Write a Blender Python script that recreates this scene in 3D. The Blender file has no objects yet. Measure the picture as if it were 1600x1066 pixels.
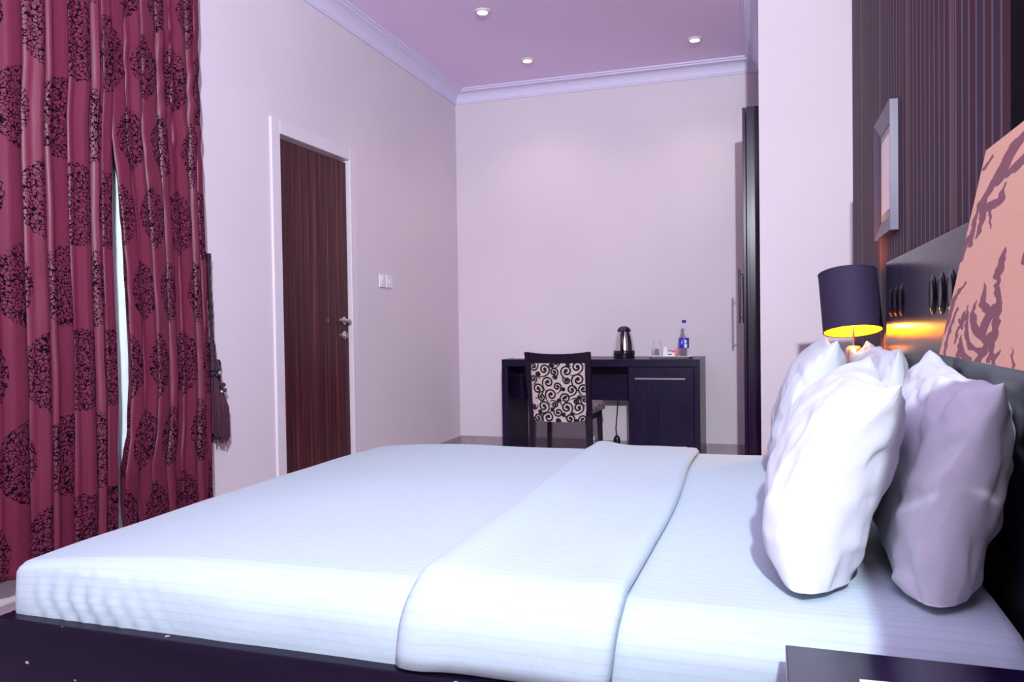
import bpy, bmesh, math, random
from mathutils import Vector, Matrix, noise
random.seed(7)
PI = math.pi
S = bpy.context.scene
C = S.collection

# ---------------------------------------------------------------- camera
FPX, YAW, PITCH, ROLL, CAMH = 1223.4, -0.3162, -0.0209, -0.0145, 1.0074
fw = Vector((math.sin(YAW)*math.cos(PITCH), math.cos(YAW)*math.cos(PITCH), math.sin(PITCH)))
r0 = Vector((math.cos(YAW), -math.sin(YAW), 0)); u0 = r0.cross(fw)
rr = math.cos(ROLL)*r0 + math.sin(ROLL)*u0
uu = -math.sin(ROLL)*r0 + math.cos(ROLL)*u0
cd = bpy.data.cameras.new('camera'); cam = bpy.data.objects.new('camera', cd); C.objects.link(cam)
cd.sensor_width = 36; cd.lens = FPX/1600*36; cd.clip_start = .02
cam.matrix_world = Matrix(((rr.x, uu.x, -fw.x, 0), (rr.y, uu.y, -fw.y, 0), (rr.z, uu.z, -fw.z, CAMH), (0, 0, 0, 1)))
S.camera = cam
# ---------------------------------------------------------------- world and flash
w = bpy.data.worlds.new('world'); S.world = w; w.use_nodes = True
w.node_tree.nodes['Background'].inputs[0].default_value = (1.0, .80, .90, 1)
w.node_tree.nodes['Background'].inputs[1].default_value = .62
def spot(name, loc, tgt, watts, col, size, blend, rad):
    l = bpy.data.lights.new(name, 'SPOT'); l.energy = watts; l.color = col; l.spot_size = math.radians(size)
    l.spot_blend = blend; l.shadow_soft_size = rad
    o = bpy.data.objects.new(name, l); C.objects.link(o); o.location = loc
    o.rotation_euler = (Vector(tgt)-Vector(loc)).to_track_quat('-Z', 'Y').to_euler(); return o
spot('flash', (.34, -.75, 2.3), (-1.8, 4.6, 2.75), 1040, (.86, .93, 1.0), 126, 1, .05)
S.view_settings.view_transform = 'Standard'; S.view_settings.look = 'None'
S.view_settings.exposure = 0.0; S.view_settings.gamma = 1; S.view_settings.use_curve_mapping = False

# ---------------------------------------------------------------- materials
class N:
    """tiny node-expression helper"""
    def __init__(s, name):
        s.m = bpy.data.materials.new(name); s.m.use_nodes = True
        s.t = s.m.node_tree; s.b = s.t.nodes['Principled BSDF']
    def node(s, typ, **kw):
        n = s.t.nodes.new(typ)
        for k, v in kw.items(): setattr(n, k, v)
        return n
    def put(s, sock, v):
        if isinstance(v, bpy.types.NodeSocket): s.t.links.new(v, sock)
        else: sock.default_value = v
    def math(s, op, a, b=0.0, c=0.0):
        n = s.node('ShaderNodeMath', operation=op)
        for i, v in enumerate((a, b, c)): s.put(n.inputs[i], v)
        return n.outputs[0]
    def coord(s, which='Object'): return s.node('ShaderNodeTexCoord').outputs[which]
    def sep(s, v):
        n = s.node('ShaderNodeSeparateXYZ'); s.put(n.inputs[0], v); return n.outputs
    def comb(s, x, y, z=0.0):
        n = s.node('ShaderNodeCombineXYZ')
        for i, v in enumerate((x, y, z)): s.put(n.inputs[i], v)
        return n.outputs[0]
    def map(s, v, scale=(1, 1, 1), loc=(0, 0, 0)):
        n = s.node('ShaderNodeMapping'); s.put(n.inputs[0], v)
        n.inputs['Scale'].default_value = scale; n.inputs['Location'].default_value = loc; return n.outputs[0]
    def noise(s, v, scale, detail=4, rough=.5):
        n = s.node('ShaderNodeTexNoise'); s.put(n.inputs['Vector'], v)
        n.inputs['Scale'].default_value = scale; n.inputs['Detail'].default_value = detail; n.inputs['Roughness'].default_value = rough
        return n.outputs[0]
    def vor(s, v, scale, feature='DISTANCE_TO_EDGE', rnd=1.0):
        n = s.node('ShaderNodeTexVoronoi', feature=feature); s.put(n.inputs['Vector'], v)
        n.inputs['Scale'].default_value = scale; n.inputs['Randomness'].default_value = rnd; return n.outputs[0]
    def ramp(s, v, stops):
        n = s.node('ShaderNodeValToRGB'); s.put(n.inputs[0], v); e = n.color_ramp.elements
        while len(e) < len(stops): e.new(.5)
        for q, (p, c) in zip(e, stops): q.position = p; q.color = tuple(c)+(1,) if len(c) == 3 else c
        return n.outputs[0]
    def mix(s, f, a, b):
        n = s.node('ShaderNodeMix', data_type='RGBA'); s.put(n.inputs[0], f)
        s.put(n.inputs[6], a if isinstance(a, bpy.types.NodeSocket) else tuple(a)+(1,))
        s.put(n.inputs[7], b if isinstance(b, bpy.types.NodeSocket) else tuple(b)+(1,)); return n.outputs[2]
    def bump(s, h, strength=.2, dist=.01):
        n = s.node('ShaderNodeBump'); n.inputs['Strength'].default_value = strength; n.inputs['Distance'].default_value = dist
        s.put(n.inputs['Height'], h); s.t.links.new(n.outputs[0], s.b.inputs['Normal'])
    def done(s, col=None, rough=.5, metal=0.0, spec=.5, **kw):
        if col is not None: s.put(s.b.inputs['Base Color'], col if isinstance(col, bpy.types.NodeSocket) else tuple(col)+(1,))
        s.put(s.b.inputs['Roughness'], rough); s.b.inputs['Metallic'].default_value = metal
        s.put(s.b.inputs['Specular IOR Level'], spec)
        for k, v in kw.items(): s.put(s.b.inputs[k.replace('_', ' ')], v)
        return s.m
def vary(name, c, amt=.06, scale=6, rough=.5, bump=0, bscale=80, **kw):
    n = N(name); o = n.coord()
    f = n.noise(o, scale, 5)
    a = tuple(x*(1-amt) for x in c); b = tuple(min(1, x*(1+amt)) for x in c)
    if bump: n.bump(n.noise(o, bscale, 6), bump, .004)
    return n.done(n.ramp(f, [(.3, a), (.7, b)]), rough, **kw)
M = {}
M['wall'] = vary('wall_paint', (.69, .595, .665), .025, 1.6, .75, .06, 90)
M['ceiling'] = vary('ceiling_paint', (.88, .70, .97), .03, 1.2, .8, .03, 60)
M['cornice'] = vary('cornice_paint', (.70, .63, .84), .02, 3, .6)
M['white_gloss'] = vary('white_gloss_paint', (.70, .62, .69), .02, 4, .4)
M['plastic'] = vary('white_plastic', (.78, .72, .80), .02, 20, .3)
M['floor'] = vary('floor_tile', (.62, .58, .56), .08, 5, .25)
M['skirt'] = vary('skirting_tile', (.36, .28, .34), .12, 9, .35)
M['chrome'] = vary('brushed_chrome', (.62, .58, .60), .04, 60, .22, metal=1.0)
M['steel'] = vary('polished_steel', (.80, .77, .80), .03, 50, .2, metal=1.0)
M['black_plastic'] = vary('black_plastic', (.012, .008, .016), .2, 30, .3)
M['paper'] = vary('paper', (.80, .74, .62), .03, 40, .7)
M['white_paper'] = vary('white_paper', (.80, .78, .82), .03, 40, .7)
M['red'] = vary('red_foil', (.65, .02, .05), .1, 40, .4)
M['blue'] = vary('blue_print', (.02, .025, .55), .1, 40, .4)
M['cap_blue'] = vary('blue_cap', (.01, .01, .30), .1, 40, .35)
M['rope'] = vary('burgundy_cord', (.030, .005, .018), .35, 160, .7, .6, 300)
M['tassel'] = vary('tassel_thread', (.055, .010, .030), .4, 120, .75, .6, 300)
M['bead'] = vary('dark_bead', (.03, .015, .04), .3, 60, .12)
M['gold_bead'] = vary('gilt_bead', (.55, .38, .25), .2, 60, .25, metal=.8)
M['sheer'] = vary('sheer_voile', (.72, .78, .82), .03, 20, .9)
M['art'] = vary('pale_print', (.86, .80, .84), .03, 7, .25)
M['mat_board'] = vary('mat_board', (.42, .44, .40), .04, 9, .6)
M['shade_dark'] = vary('aubergine_shade_cloth', (.020, .010, .045), .15, 200, .75, .4, 500)
M['gold_lining'] = vary('gold_lining', (.95, .52, .02), .03, 30, .6)
M['lamp_metal'] = vary('lamp_base_metal', (.70, .62, .60), .05, 30, .25, metal=.9)

def dark_wood(name, base=(.010, .0045, .030), rough=.30, axis=2, grain=.45):
    n = N(name); o = n.coord(); sc = [60, 60, 60]; sc[axis] = 2.0
    g = n.noise(n.map(o, tuple(sc)), 1.0, 6, .6)
    col = n.ramp(g, [(.3, tuple(x*(1-grain) for x in base)), (.7, tuple(x*(1+grain) for x in base))])
    n.bump(g, .06, .002)
    return n.done(col, n.math('MULTIPLY_ADD', g, .12, rough-.06), 0, .28)
M['wood_x'] = dark_wood('dark_stained_wood_x', axis=0)
M['wood_y'] = dark_wood('dark_stained_wood_y', axis=1)
M['wood_z'] = dark_wood('dark_stained_wood_z', axis=2)
M['gloss_top'] = dark_wood('bedside_lacquer', (.010, .005, .028), .16, 1); M['gloss_top'].node_tree.nodes['Principled BSDF'].inputs['Specular IOR Level'].default_value = .6
M['headboard'] = dark_wood('headboard_lacquer', (.010, .006, .020), .20, 2); M['headboard'].node_tree.nodes['Principled BSDF'].inputs['Specular IOR Level'].default_value = .16
M['oval'] = vary('polished_black_oval', (.003, .002, .005), .2, 30, .12, spec=.15)
M['chair_wood'] = dark_wood('chair_lacquer', (.013, .005, .018), .3, 2)
M['wardrobe'] = dark_wood('wardrobe_laminate', (.020, .007, .030), .22, 2)
M['frame_grey'] = dark_wood('picture_moulding', (.085, .065, .12), .35, 2, .2)
def chipped(name):
    n = N(name); o = n.coord()
    g = n.noise(n.map(o, (2, 60, 60)), 1.0, 6, .6)
    col = n.ramp(g, [(.3, (.004, .002, .010)), (.7, (.010, .005, .020))])
    sp = n.vor(n.map(o, (18, 18, 30)), 1.0, 'F1')
    big = n.noise(o, 3.1, 2)
    chip = n.math('MULTIPLY', n.math('LESS_THAN', sp, .10), n.math('GREATER_THAN', big, .47))
    sc2 = n.math('MULTIPLY', n.math('LESS_THAN', n.math('ABSOLUTE', n.math('SUBTRACT', n.noise(n.map(o, (5, 5, 40)), 1.0, 2), .5)), .004), n.math('GREATER_THAN', n.noise(o, 7.3, 2), .66))
    m = n.math('MAXIMUM', chip, sc2)
    return n.done(n.mix(m, col, (.42, .30, .33)), .34, 0, .16)
M['matt_black'] = vary('matt_black_wood', (.006, .004, .009), .3, 30, .85, spec=.05)
M['rail'] = chipped('chipped_bed_lacquer')
def veneer():
    n = N('door_veneer'); o = n.coord()
    wob = n.noise(n.map(o, (1, 2.2, .55)), 2.0, 3)
    s = n.sep(o); y = n.math('MULTIPLY_ADD', wob, .03, s[1])
    v = n.comb(0.0, y, n.math('MULTIPLY', s[2], .012))
    g1 = n.noise(v, 34, 5, .65); g2 = n.noise(v, 130, 3, .6)
    g = n.math('MULTIPLY_ADD', g2, .35, n.math('MULTIPLY', g1, .65))
    col = n.ramp(g, [(.36, (.022, .005, .012)), (.5, (.058, .012, .020)), (.58, (.12, .028, .028)), (.66, (.30, .085, .055))])
    return n.done(col, .4, 0, .18)
M['veneer'] = veneer()
def wallpaper():
    n = N('striped_wallpaper'); o = n.coord(); y = n.sep(o)[1]
    P = .131
    f = n.math('FRACT', n.math('DIVIDE', y, P))
    half = n.math('GREATER_THAN', f, .5)
    g = n.math('FRACT', n.math('MULTIPLY', f, 2.0))
    line = n.math('LESS_THAN', g, .20)
    wob = n.noise(n.map(o, (1, 40, 1.2)), 1.0, 3)
    a = n.mix(wob, (.050, .009, .022), (.068, .014, .032))
    b = n.mix(wob, (.034, .016, .040), (.052, .028, .060))
    wide = n.math('LESS_THAN', n.math('ABSOLUTE', n.math('SUBTRACT', n.math('FRACT', n.math('DIVIDE', y, P*5)), .37)), .035)
    c = n.mix(half, a, b); c = n.mix(wide, c, (.13, .085, .105)); c = n.mix(line, c, (.20, .125, .15))
    n.bump(n.noise(n.map(o, (200, 200, 30)), 1.0, 3), .1, .002)
    return n.done(c, .6, 0, .15)
M['wallpaper'] = wallpaper()
def linen(name, c, stripe=.02):
    n = N(name); uv = n.coord('UV'); s = n.sep(uv)
    wv = n.math('SINE', n.math('MULTIPLY', s[1], 2*PI/stripe))
    f = n.math('GREATER_THAN', wv, .75)
    o = n.coord()
    col = n.mix(f, c, tuple(x*.94 for x in c))
    h = n.math('MULTIPLY_ADD', n.noise(o, 24, 3), 1.6, n.math('MULTIPLY', f, .25))
    n.bump(h, .22, .006)
    return n.done(col, n.math('MULTIPLY_ADD', f, .12, .62), 0, .3, Sheen_Weight=.1)
SHEET = (.445, .545, .62)
M['sheet'] = linen('striped_white_sheet', SHEET)
def pillowcase():
    n = N('white_pillowcase'); o = n.coord()
    n.bump(n.noise(n.map(o, (1, 1, 1)), 16, 4), .35, .01)
    f = n.noise(o, 300, 2)
    return n.done(n.mix(f, (.53, .55, .62), (.58, .60, .67)), .7, 0, .25, Sheen_Weight=.1)
M['pillow'] = pillowcase()
def curtain_mat():
    n = N('burgundy_satin_with_dotted_print'); uv = n.coord('UV'); s = n.sep(uv)
    U, V = .47, .58
    def dots(ou, ov, rad):
        a = n.math('SUBTRACT', n.math('FRACT', n.math('ADD', n.math('DIVIDE', s[0], U), ou)), .5)
        b = n.math('SUBTRACT', n.math('FRACT', n.math('ADD', n.math('DIVIDE', s[1], V), ov)), .5)
        a = n.math('MULTIPLY', a, U); b = n.math('MULTIPLY', b, V)
        d = n.math('SQRT', n.math('ADD', n.math('MULTIPLY', a, a), n.math('MULTIPLY', b, b)))
        d = n.math('MULTIPLY_ADD', n.math('SUBTRACT', n.noise(uv, 60, 2), .5), .02, d)
        return n.math('LESS_THAN', d, rad)
    disc = n.math('MAXIMUM', dots(0, 0, .145), dots(.5, .5, .14))
    w2 = n.comb(n.math('MULTIPLY_ADD', n.noise(uv, 70, 2), .02, s[0]), n.math('MULTIPLY_ADD', n.noise(n.map(uv, (1, 1, 1), (5, 3, 0)), 70, 2), .02, s[1]))
    edge = n.vor(w2, 74)
    gap = n.math('GREATER_THAN', n.noise(uv, 120, 1), .40)
    ink = n.math('MULTIPLY', n.math('LESS_THAN', edge, .095), gap)
    ink = n.math('MULTIPLY', ink, disc)
    slub = n.noise(n.map(uv, (300, 12, 1)), 1.0, 3)
    base = n.mix(slub, (.102, .010, .030), (.145, .018, .047))
    base = n.mix(n.math('MULTIPLY', disc, .25), base, (.09, .012, .035))
    col = n.mix(ink, base, (.006, .001, .006))
    n.bump(slub, .12, .002)
    return n.done(col, n.math('MULTIPLY_ADD', ink, .4, .46), 0, n.math('MULTIPLY_ADD', ink, -.25, .30))
M['curtain'] = curtain_mat()
def glass(name, tint, ior):
    n = N(name); f = n.noise(n.coord(), 40, 2)
    return n.done(n.mix(f, tint, tuple(min(1, x*1.02) for x in tint)), .03, 0, .5, Transmission_Weight=1.0, IOR=ior)
M['glass'] = glass('clear_glass', (.97, .97, .99), 1.22)
M['pet'] = glass('clear_bottle_plastic', (.96, .97, 1.0), 1.1)
M['cream'] = vary('cream_upholstery', (.62, .47, .47), .06, 90, .8, .3, 400)
M['flock'] = vary('black_flock', (.008, .004, .008), .2, 100, .9)
def emit(name, c, k):
    n = N(name); f = n.noise(n.coord(), 10, 1)
    n.done((.8, .8, .8), .5); n.put(n.b.inputs['Emission Color'], n.mix(f, c, c)); n.b.inputs['Emission Strength'].default_value = k
    return n.m
M['led'] = emit('downlight_glow', (1, .95, .98), 30)
M['bulb'] = emit('warm_bulb', (1, .55, .12), 12)
def attr_mat():
    n = N('peach_shade_with_leaf_print'); a = n.node('ShaderNodeAttribute', attribute_name='print')
    wv = n.noise(n.map(n.coord(), (400, 400, 400)), 1.0, 2)
    base = n.mix(wv, (.66, .38, .26), (.80, .48, .34)); leaf = n.mix(wv, (.20, .085, .105), (.29, .13, .15))
    n.bump(wv, .2, .001)
    return n.done(n.mix(n.ramp(a.outputs['Fac'], [(.4, (0, 0, 0)), (.6, (1, 1, 1))]), base, leaf), .85, 0, .2)
M['shade_print'] = attr_mat()

# ---------------------------------------------------------------- mesh helpers
class MB:
    def __init__(s): s.v = []; s.f = []; s.uv = None
    def add(s, vs, fs):
        k = len(s.v); s.v += [Vector(p) for p in vs]; s.f += [tuple(i+k for i in f) for f in fs]; return s
    def box(s, x0, x1, y0, y1, z0, z1):
        vs = [(x, y, z) for z in (z0, z1) for y in (y0, y1) for x in (x0, x1)]
        return s.add(vs, [(0, 2, 3, 1), (4, 5, 7, 6), (0, 1, 5, 4), (1, 3, 7, 5), (3, 2, 6, 7), (2, 0, 4, 6)])
    def hexa(s, a, b):
        """two quads of four points -> solid"""
        return s.add(list(a)+list(b), [(3, 2, 1, 0), (4, 5, 6, 7), (0, 1, 5, 4), (1, 2, 6, 5), (2, 3, 7, 6), (3, 0, 4, 7)])
    def lathe(s, prof, c, axis=(0, 0, 1), n=32, sx=1, sy=1, cap=True):
        if prof[0] == prof[-1]: cap = False
        q = Vector((0, 0, 1)).rotation_difference(Vector(axis)); c = Vector(c); vs = []; fs = []
        for r, z in prof:
            for i in range(n):
                a = 2*PI*i/n; vs.append(c+q @ Vector((r*math.cos(a)*sx, r*math.sin(a)*sy, z)))
        for j in range(len(prof)-1):
            for i in range(n):
                a, b = j*n+i, j*n+(i+1) % n; fs.append((a, b, b+n, a+n))
        if cap and prof[0][0] > 1e-5: fs.append(tuple(range(n-1, -1, -1)))
        if cap and prof[-1][0] > 1e-5: fs.append(tuple(range((len(prof)-1)*n, len(prof)*n)))
        return s.add(vs, fs)
    def tube(s, pts, rad, n=10):
        pts = [Vector(p) for p in pts]; vs = []; fs = []; up = None
        for i, p in enumerate(pts):
            t = (pts[min(i+1, len(pts)-1)]-pts[max(i-1, 0)]).normalized()
            if up is None: up = t.orthogonal().normalized()
            up = (up-t*up.dot(t)).normalized(); sd = t.cross(up); r = rad[i] if isinstance(rad, (list, tuple)) else rad
            vs += [p+(up*math.cos(2*PI*k/n)+sd*math.sin(2*PI*k/n))*r for k in range(n)]
        for i in range(len(pts)-1):
            for k in range(n):
                a, b = i*n+k, i*n+(k+1) % n; fs.append((a, b, b+n, a+n))
        fs.append(tuple(range(n-1, -1, -1))); fs.append(tuple(range((len(pts)-1)*n, len(pts)*n)))
        return s.add(vs, fs)
    def sphere(s, c, r, sx=1, sy=1, sz=1, n=14):
        prof = [(0 if i in (0, n//2) else r*math.sin(PI*i/(n//2)), -r*math.cos(PI*i/(n//2))) for i in range(n//2+1)]
        k = len(s.v); s.lathe(prof, (0, 0, 0), n=n)
        for i in range(k, len(s.v)): p = s.v[i]; s.v[i] = Vector((c[0]+p.x*sx, c[1]+p.y*sy, c[2]+p.z*sz))
        return s
    def grid(s, rows, closed=False):
        nr, nc = len(rows), len(rows[0]); fs = []
        for j in range(nr-1):
            for i in range(nc if closed else nc-1):
                a, b = j*nc+i, j*nc+(i+1) % nc; fs.append((a, b, b+nc, a+nc))
        return s.add([p for r in rows for p in r], fs)
ORG = {}
def obj(name, mb, mat, parent=None, loc=None, smooth=None, bevel=0, merge=False):
    """link mb (world coordinates) as ONE mesh object"""
    org = ORG[parent] if parent else Vector(loc or (0, 0, 0))
    me = bpy.data.meshes.new(name)
    me.from_pydata([tuple(p-org) for p in mb.v], [], mb.f)
    if mb.uv:
        ul = me.uv_layers.new(name='UVMap')
        for l in me.loops: ul.data[l.index].uv = mb.uv[l.vertex_index]
    bm = bmesh.new(); bm.from_mesh(me)
    if merge: bmesh.ops.remove_doubles(bm, verts=bm.verts, dist=1e-5)
    bmesh.ops.recalc_face_normals(bm, faces=bm.faces); bm.to_mesh(me); bm.free()
    if smooth is not None:
        me.shade_smooth(); me.set_sharp_from_angle(angle=math.radians(smooth))
    me.materials.append(M[mat]); o = bpy.data.objects.new(name, me); C.objects.link(o)
    ORG[o] = org
    if parent: o.parent = parent
    else: o.location = org
    if bevel:
        b = o.modifiers.new('bevel', 'BEVEL'); b.width = bevel; b.segments = 2; b.limit_method = 'ANGLE'; b.angle_limit = math.radians(40)
    return o
def tag(o, label, cat, group=None, kind=None):
    o['label'] = label; o['category'] = cat
    if group: o['group'] = group
    if kind: o['kind'] = kind
    return o
def thing(name, label, cat, loc, group=None):
    o = bpy.data.objects.new(name, None); C.objects.link(o); o.location = loc; ORG[o] = Vector(loc); o.empty_display_size = .05
    return tag(o, label, cat, group)
def struct(name, mb, mat, label, cat, **kw):
    o = obj(name, mb, mat, **kw); return tag(o, label, cat, kind='structure')
def B(*a): return MB().box(*a)
def lerp(a, b, t): return a+(b-a)*t
def interp(tab, x):
    if x <= tab[0][0]: return tab[0][1]
    for (a, p), (b, q) in zip(tab, tab[1:]):
        if x <= b: return lerp(p, q, (x-a)/(b-a))
    return tab[-1][1]

# ================================================================= the room
XL, XR, YB, YP, YF, ZC = -2.435, .44, 6.03, 4.60, -2.2, 2.925
XP = -.040                                   # left face of the projecting pier
struct('floor', B(XL-.1, XR+.3, YF, YB+.1, -.08, 0), 'floor', 'pale tiled bedroom floor beneath the bed', 'floor')
struct('ceiling', B(XL-.1, XR+.3, YF, YB+.1, ZC, ZC+.1), 'ceiling', 'lilac painted ceiling with recessed downlights', 'ceiling')
struct('wall_back', B(XL, XR+.1, YB, YB+.1, 0, ZC), 'wall', 'plain pale wall behind the desk', 'wall')
DY1, DY2, DZ = 3.54, 4.275, 2.035            # door opening in the left wall
mb = MB().box(XL-.1, XL, YF, DY1, 0, ZC).box(XL-.1, XL, DY2, YB+.1, 0, ZC).box(XL-.1, XL, DY1, DY2, DZ, ZC)
struct('wall_left', mb, 'wall', 'pale pink-white wall holding the dark veneer door', 'wall')
struct('wall_pier', B(XP, XR+.1, YP, 4.98, 0, ZC), 'wall', 'white pier beside the tall dark wardrobe', 'wall')
struct('wall_right', B(XR, XR+.1, 1.64, YP, 0, ZC), 'wallpaper', 'dark striped wallpaper wall behind the headboard', 'wall')
struct('wall_near', B(XR, XR+.1, YF, 1.46, 0, ZC), 'wall', 'plain pale wall beyond the wallpaper edge', 'wall')
struct('wall_alcove', B(XR+.03, XR+.1, 4.98, YB, 0, ZC), 'wall', 'side wall behind the wardrobe', 'wall')
struct('trim_1', B(XR-.02, XR+.1, 1.46, 1.64, 0, ZC), 'matt_black', 'black wooden upright closing the striped wallpaper', 'trim', bevel=.003)
# cornice, swept along the ceiling line
def sweep(path, prof):
    rows = []
    n = len(path)
    for i, p in enumerate(path):
        p = Vector(p); ds = []
        if i > 0: ds.append((p-Vector(path[i-1])).normalized())
        if i < n-1: ds.append((Vector(path[i+1])-p).normalized())
        ns = [Vector((d.y, -d.x)) for d in ds]                     # room lies right of the path
        if len(ns) == 2: m = (ns[0]+ns[1]); m = m/(1+ns[0].dot(ns[1]))
        else: m = ns[0]
        rows.append([Vector((p.x+m.x*d, p.y+m.y*d, z)) for d, z in prof])
    return rows
prof = [(0, ZC+.001), (0, 2.822), (.010, 2.822), (.014, 2.834)]
for k in range(9):
    a = PI/2*k/8; prof.append((.018+.062*(1-math.cos(a)), 2.838+.062*math.sin(a)))
prof += [(.085, 2.903), (.087, 2.912), (.100, 2.914), (.102, ZC+.001)]
path = [(XL, YF), (XL, YB), (XP, YB), (XP, YP), (XR, YP), (XR, 1.66)]
mb = MB().grid([r for r in zip(*sweep(path, prof))])
struct('trim_2', mb, 'cornice', 'lavender coved cornice running round the ceiling', 'cornice', smooth=35)
# skirting of separate tiles
def skirting(name, label, a, b, nrm, tiles):
    root = struct(name, MB().hexa(*[[Vector((p[0]+nrm[0]*d, p[1]+nrm[1]*d, z)) for p, d, z in ((a, 0, h), (b, 0, h), (b, .006, h), (a, .006, h))] for h in (.0, .098)]), 'white_gloss', label, 'skirting')
    L = (Vector(b)-Vector(a)).length; d = (Vector(b)-Vector(a)).normalized(); k = 0; t = 0
    while t < L-.01:
        e = min(t+tiles, L); p = Vector(a)+d*(t+.0012); q = Vector(a)+d*(e-.0012)
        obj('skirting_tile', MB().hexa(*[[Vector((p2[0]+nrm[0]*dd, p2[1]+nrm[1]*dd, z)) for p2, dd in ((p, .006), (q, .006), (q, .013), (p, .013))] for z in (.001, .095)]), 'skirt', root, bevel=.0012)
        t = e
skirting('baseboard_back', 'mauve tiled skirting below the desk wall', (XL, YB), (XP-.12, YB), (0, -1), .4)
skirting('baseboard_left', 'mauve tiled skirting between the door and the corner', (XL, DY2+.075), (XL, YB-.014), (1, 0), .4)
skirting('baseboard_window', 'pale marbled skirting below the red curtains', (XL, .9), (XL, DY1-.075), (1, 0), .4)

# ---- door
d = struct('door_1', MB().box(XL-.06, XL-.015, DY1+.012, DY2-.012, .008, DZ-.022), 'veneer', 'dark striped wood-veneer door in a white frame', 'door', bevel=.0015)
fr = MB()
def jamb(y0, y1, z0, z1): return MB().box(XL-.1, XL+.013, y0, y1, z0, z1)
obj('door_frame', jamb(DY1-.068, DY1+.008, 0, DZ+.068), 'white_gloss', d, bevel=.004)
obj('door_frame', jamb(DY2-.008, DY2+.068, 0, DZ+.068), 'white_gloss', d, bevel=.004)
obj('door_frame', jamb(DY1+.008, DY2-.008, DZ-.008, DZ+.068), 'white_gloss', d, bevel=.004)
for z in (1.07, .26, 1.82):
    obj('hinge', MB().lathe([(.007, -.045), (.007, .045)], (XL-.008, DY1+.014, z), n=12), 'white_gloss', d, smooth=40)
h = obj('handle', MB().lathe([(.026, 0), (.026, .006), (.011, .009), (.011, .045)], (XL-.015, DY2-.075, 1.045), (1, 0, 0), 24)
        .tube([(XL+.028, DY2-.068, 1.045), (XL+.031, DY2-.10, 1.046), (XL+.031, DY2-.15, 1.050), (XL+.029, DY2-.185, 1.053)], [.010, .009, .008, .007]), 'chrome', d, smooth=40)
h['label'] = 'brushed chrome lever handle'
h = obj('thumb_turn', MB().lathe([(.026, 0), (.026, .007), (.012, .009), (.012, .016)], (XL-.015, DY2-.075, .958), (1, 0, 0), 24)
        .box(XL, XL+.016, DY2-.079, DY2-.071, .942, .974), 'chrome', d, smooth=40)
h['label'] = 'round chrome lock with thumb turn'
# ---- light switches
for y0, nm in ((4.640, 'white rocker light switch nearest the door'), (4.732, 'white light switch next to the first, towards the corner')):
    t = thing('light_switch', nm, 'light switch', (XL, y0+.043, 1.31), 'light switches beside the door')
    obj('plate', B(XL, XL+.010, y0, y0+.086, 1.267, 1.353), 'plastic', t, bevel=.003)
    if 'rocker' in nm: obj('rocker', MB().hexa([(XL+.010, y0+.020, 1.28), (XL+.010, y0+.066, 1.28), (XL+.010, y0+.066, 1.34), (XL+.010, y0+.020, 1.34)], [(XL+.012, y0+.020, 1.28), (XL+.012, y0+.066, 1.28), (XL+.017, y0+.066, 1.34), (XL+.017, y0+.020, 1.34)]), 'plastic', t, bevel=.001)
    else: obj('rocker', MB().hexa([(XL+.010, y0+.033, 1.295), (XL+.010, y0+.053, 1.295), (XL+.010, y0+.053, 1.325), (XL+.010, y0+.033, 1.325)], [(XL+.016, y0+.033, 1.295), (XL+.016, y0+.053, 1.295), (XL+.011, y0+.053, 1.325), (XL+.011, y0+.033, 1.325)]), 'plastic', t, bevel=.001)
# ---- socket on the pier
t = thing('wall_socket', 'small grey wall socket low on the white pier', 'socket', (.07, YP, .36))
obj('plate', B(.040, .126, YP-.010, YP, .315, .401), 'plastic', t, bevel=.003)
for x, z, a, b in ((.083, .378, .005, .009), (.065, .345, .009, .005), (.101, .345, .009, .005)):
    obj('socket_slot', B(x-a/2, x+a/2, YP-.0115, YP-.008, z-b/2, z+b/2), 'black_plastic', t)
# ---- downlights
for (x, y), lab in (((-1.642, 4.534), 'round recessed downlight nearest the bed, upper left in the ceiling'), ((-1.642, 5.472), 'round recessed downlight above the desk chair by the cornice'), ((-.457, 5.472), 'round recessed downlight near the pier on the right')):
    t = thing('downlight', lab, 'downlight', (x, y, ZC), 'ceiling downlights')
    obj('trim_ring', MB().lathe([(.030, -.012), (.034, -.014), (.047, -.008), (.050, 0), (.030, 0), (.030, -.012)], (x, y, ZC), n=32), 'white_gloss', t, smooth=50)
    obj('lens', MB().lathe([(0, -.011), (.020, -.011), (.030, -.008), (.030, -.001), (0, -.001)], (x, y, ZC), n=24), 'led', t, smooth=50)
    spot('downlight_lamp', (x, y, ZC-.03), (x, y, 0), 14, (1, .80, .72), 120, 1, .03).parent = None

# ================================================================= bed
BX0, BX1, BY0, BY1, BZ = -1.675, .405, 1.310, 3.165, .36
bed = thing('bed_frame', 'dark chipped wooden bed frame under the white mattress', 'bed', ((BX0+BX1)/2, (BY0+BY1)/2, 0))
obj('side_rail', B(BX0, BX1, BY0, BY0+.035, .10, BZ), 'rail', bed, bevel=.004)
obj('side_rail', B(BX0, BX1, BY1-.035, BY1, .10, BZ), 'rail', bed, bevel=.004)
obj('foot_rail', B(BX0, BX0+.035, BY0+.036, BY1-.036, .10, BZ), 'rail', bed, bevel=.004)
obj('slat_base', B(BX0+.036, BX1-.002, BY0+.036, BY1-.036, .22, .30), 'wood_x', bed)
for x in (BX0+.05, BX1-.13):
    for y in (BY0+.05, BY1-.13): obj('leg', B(x, x+.08, y, y+.08, 0, .22), 'wood_z', bed)
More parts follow.
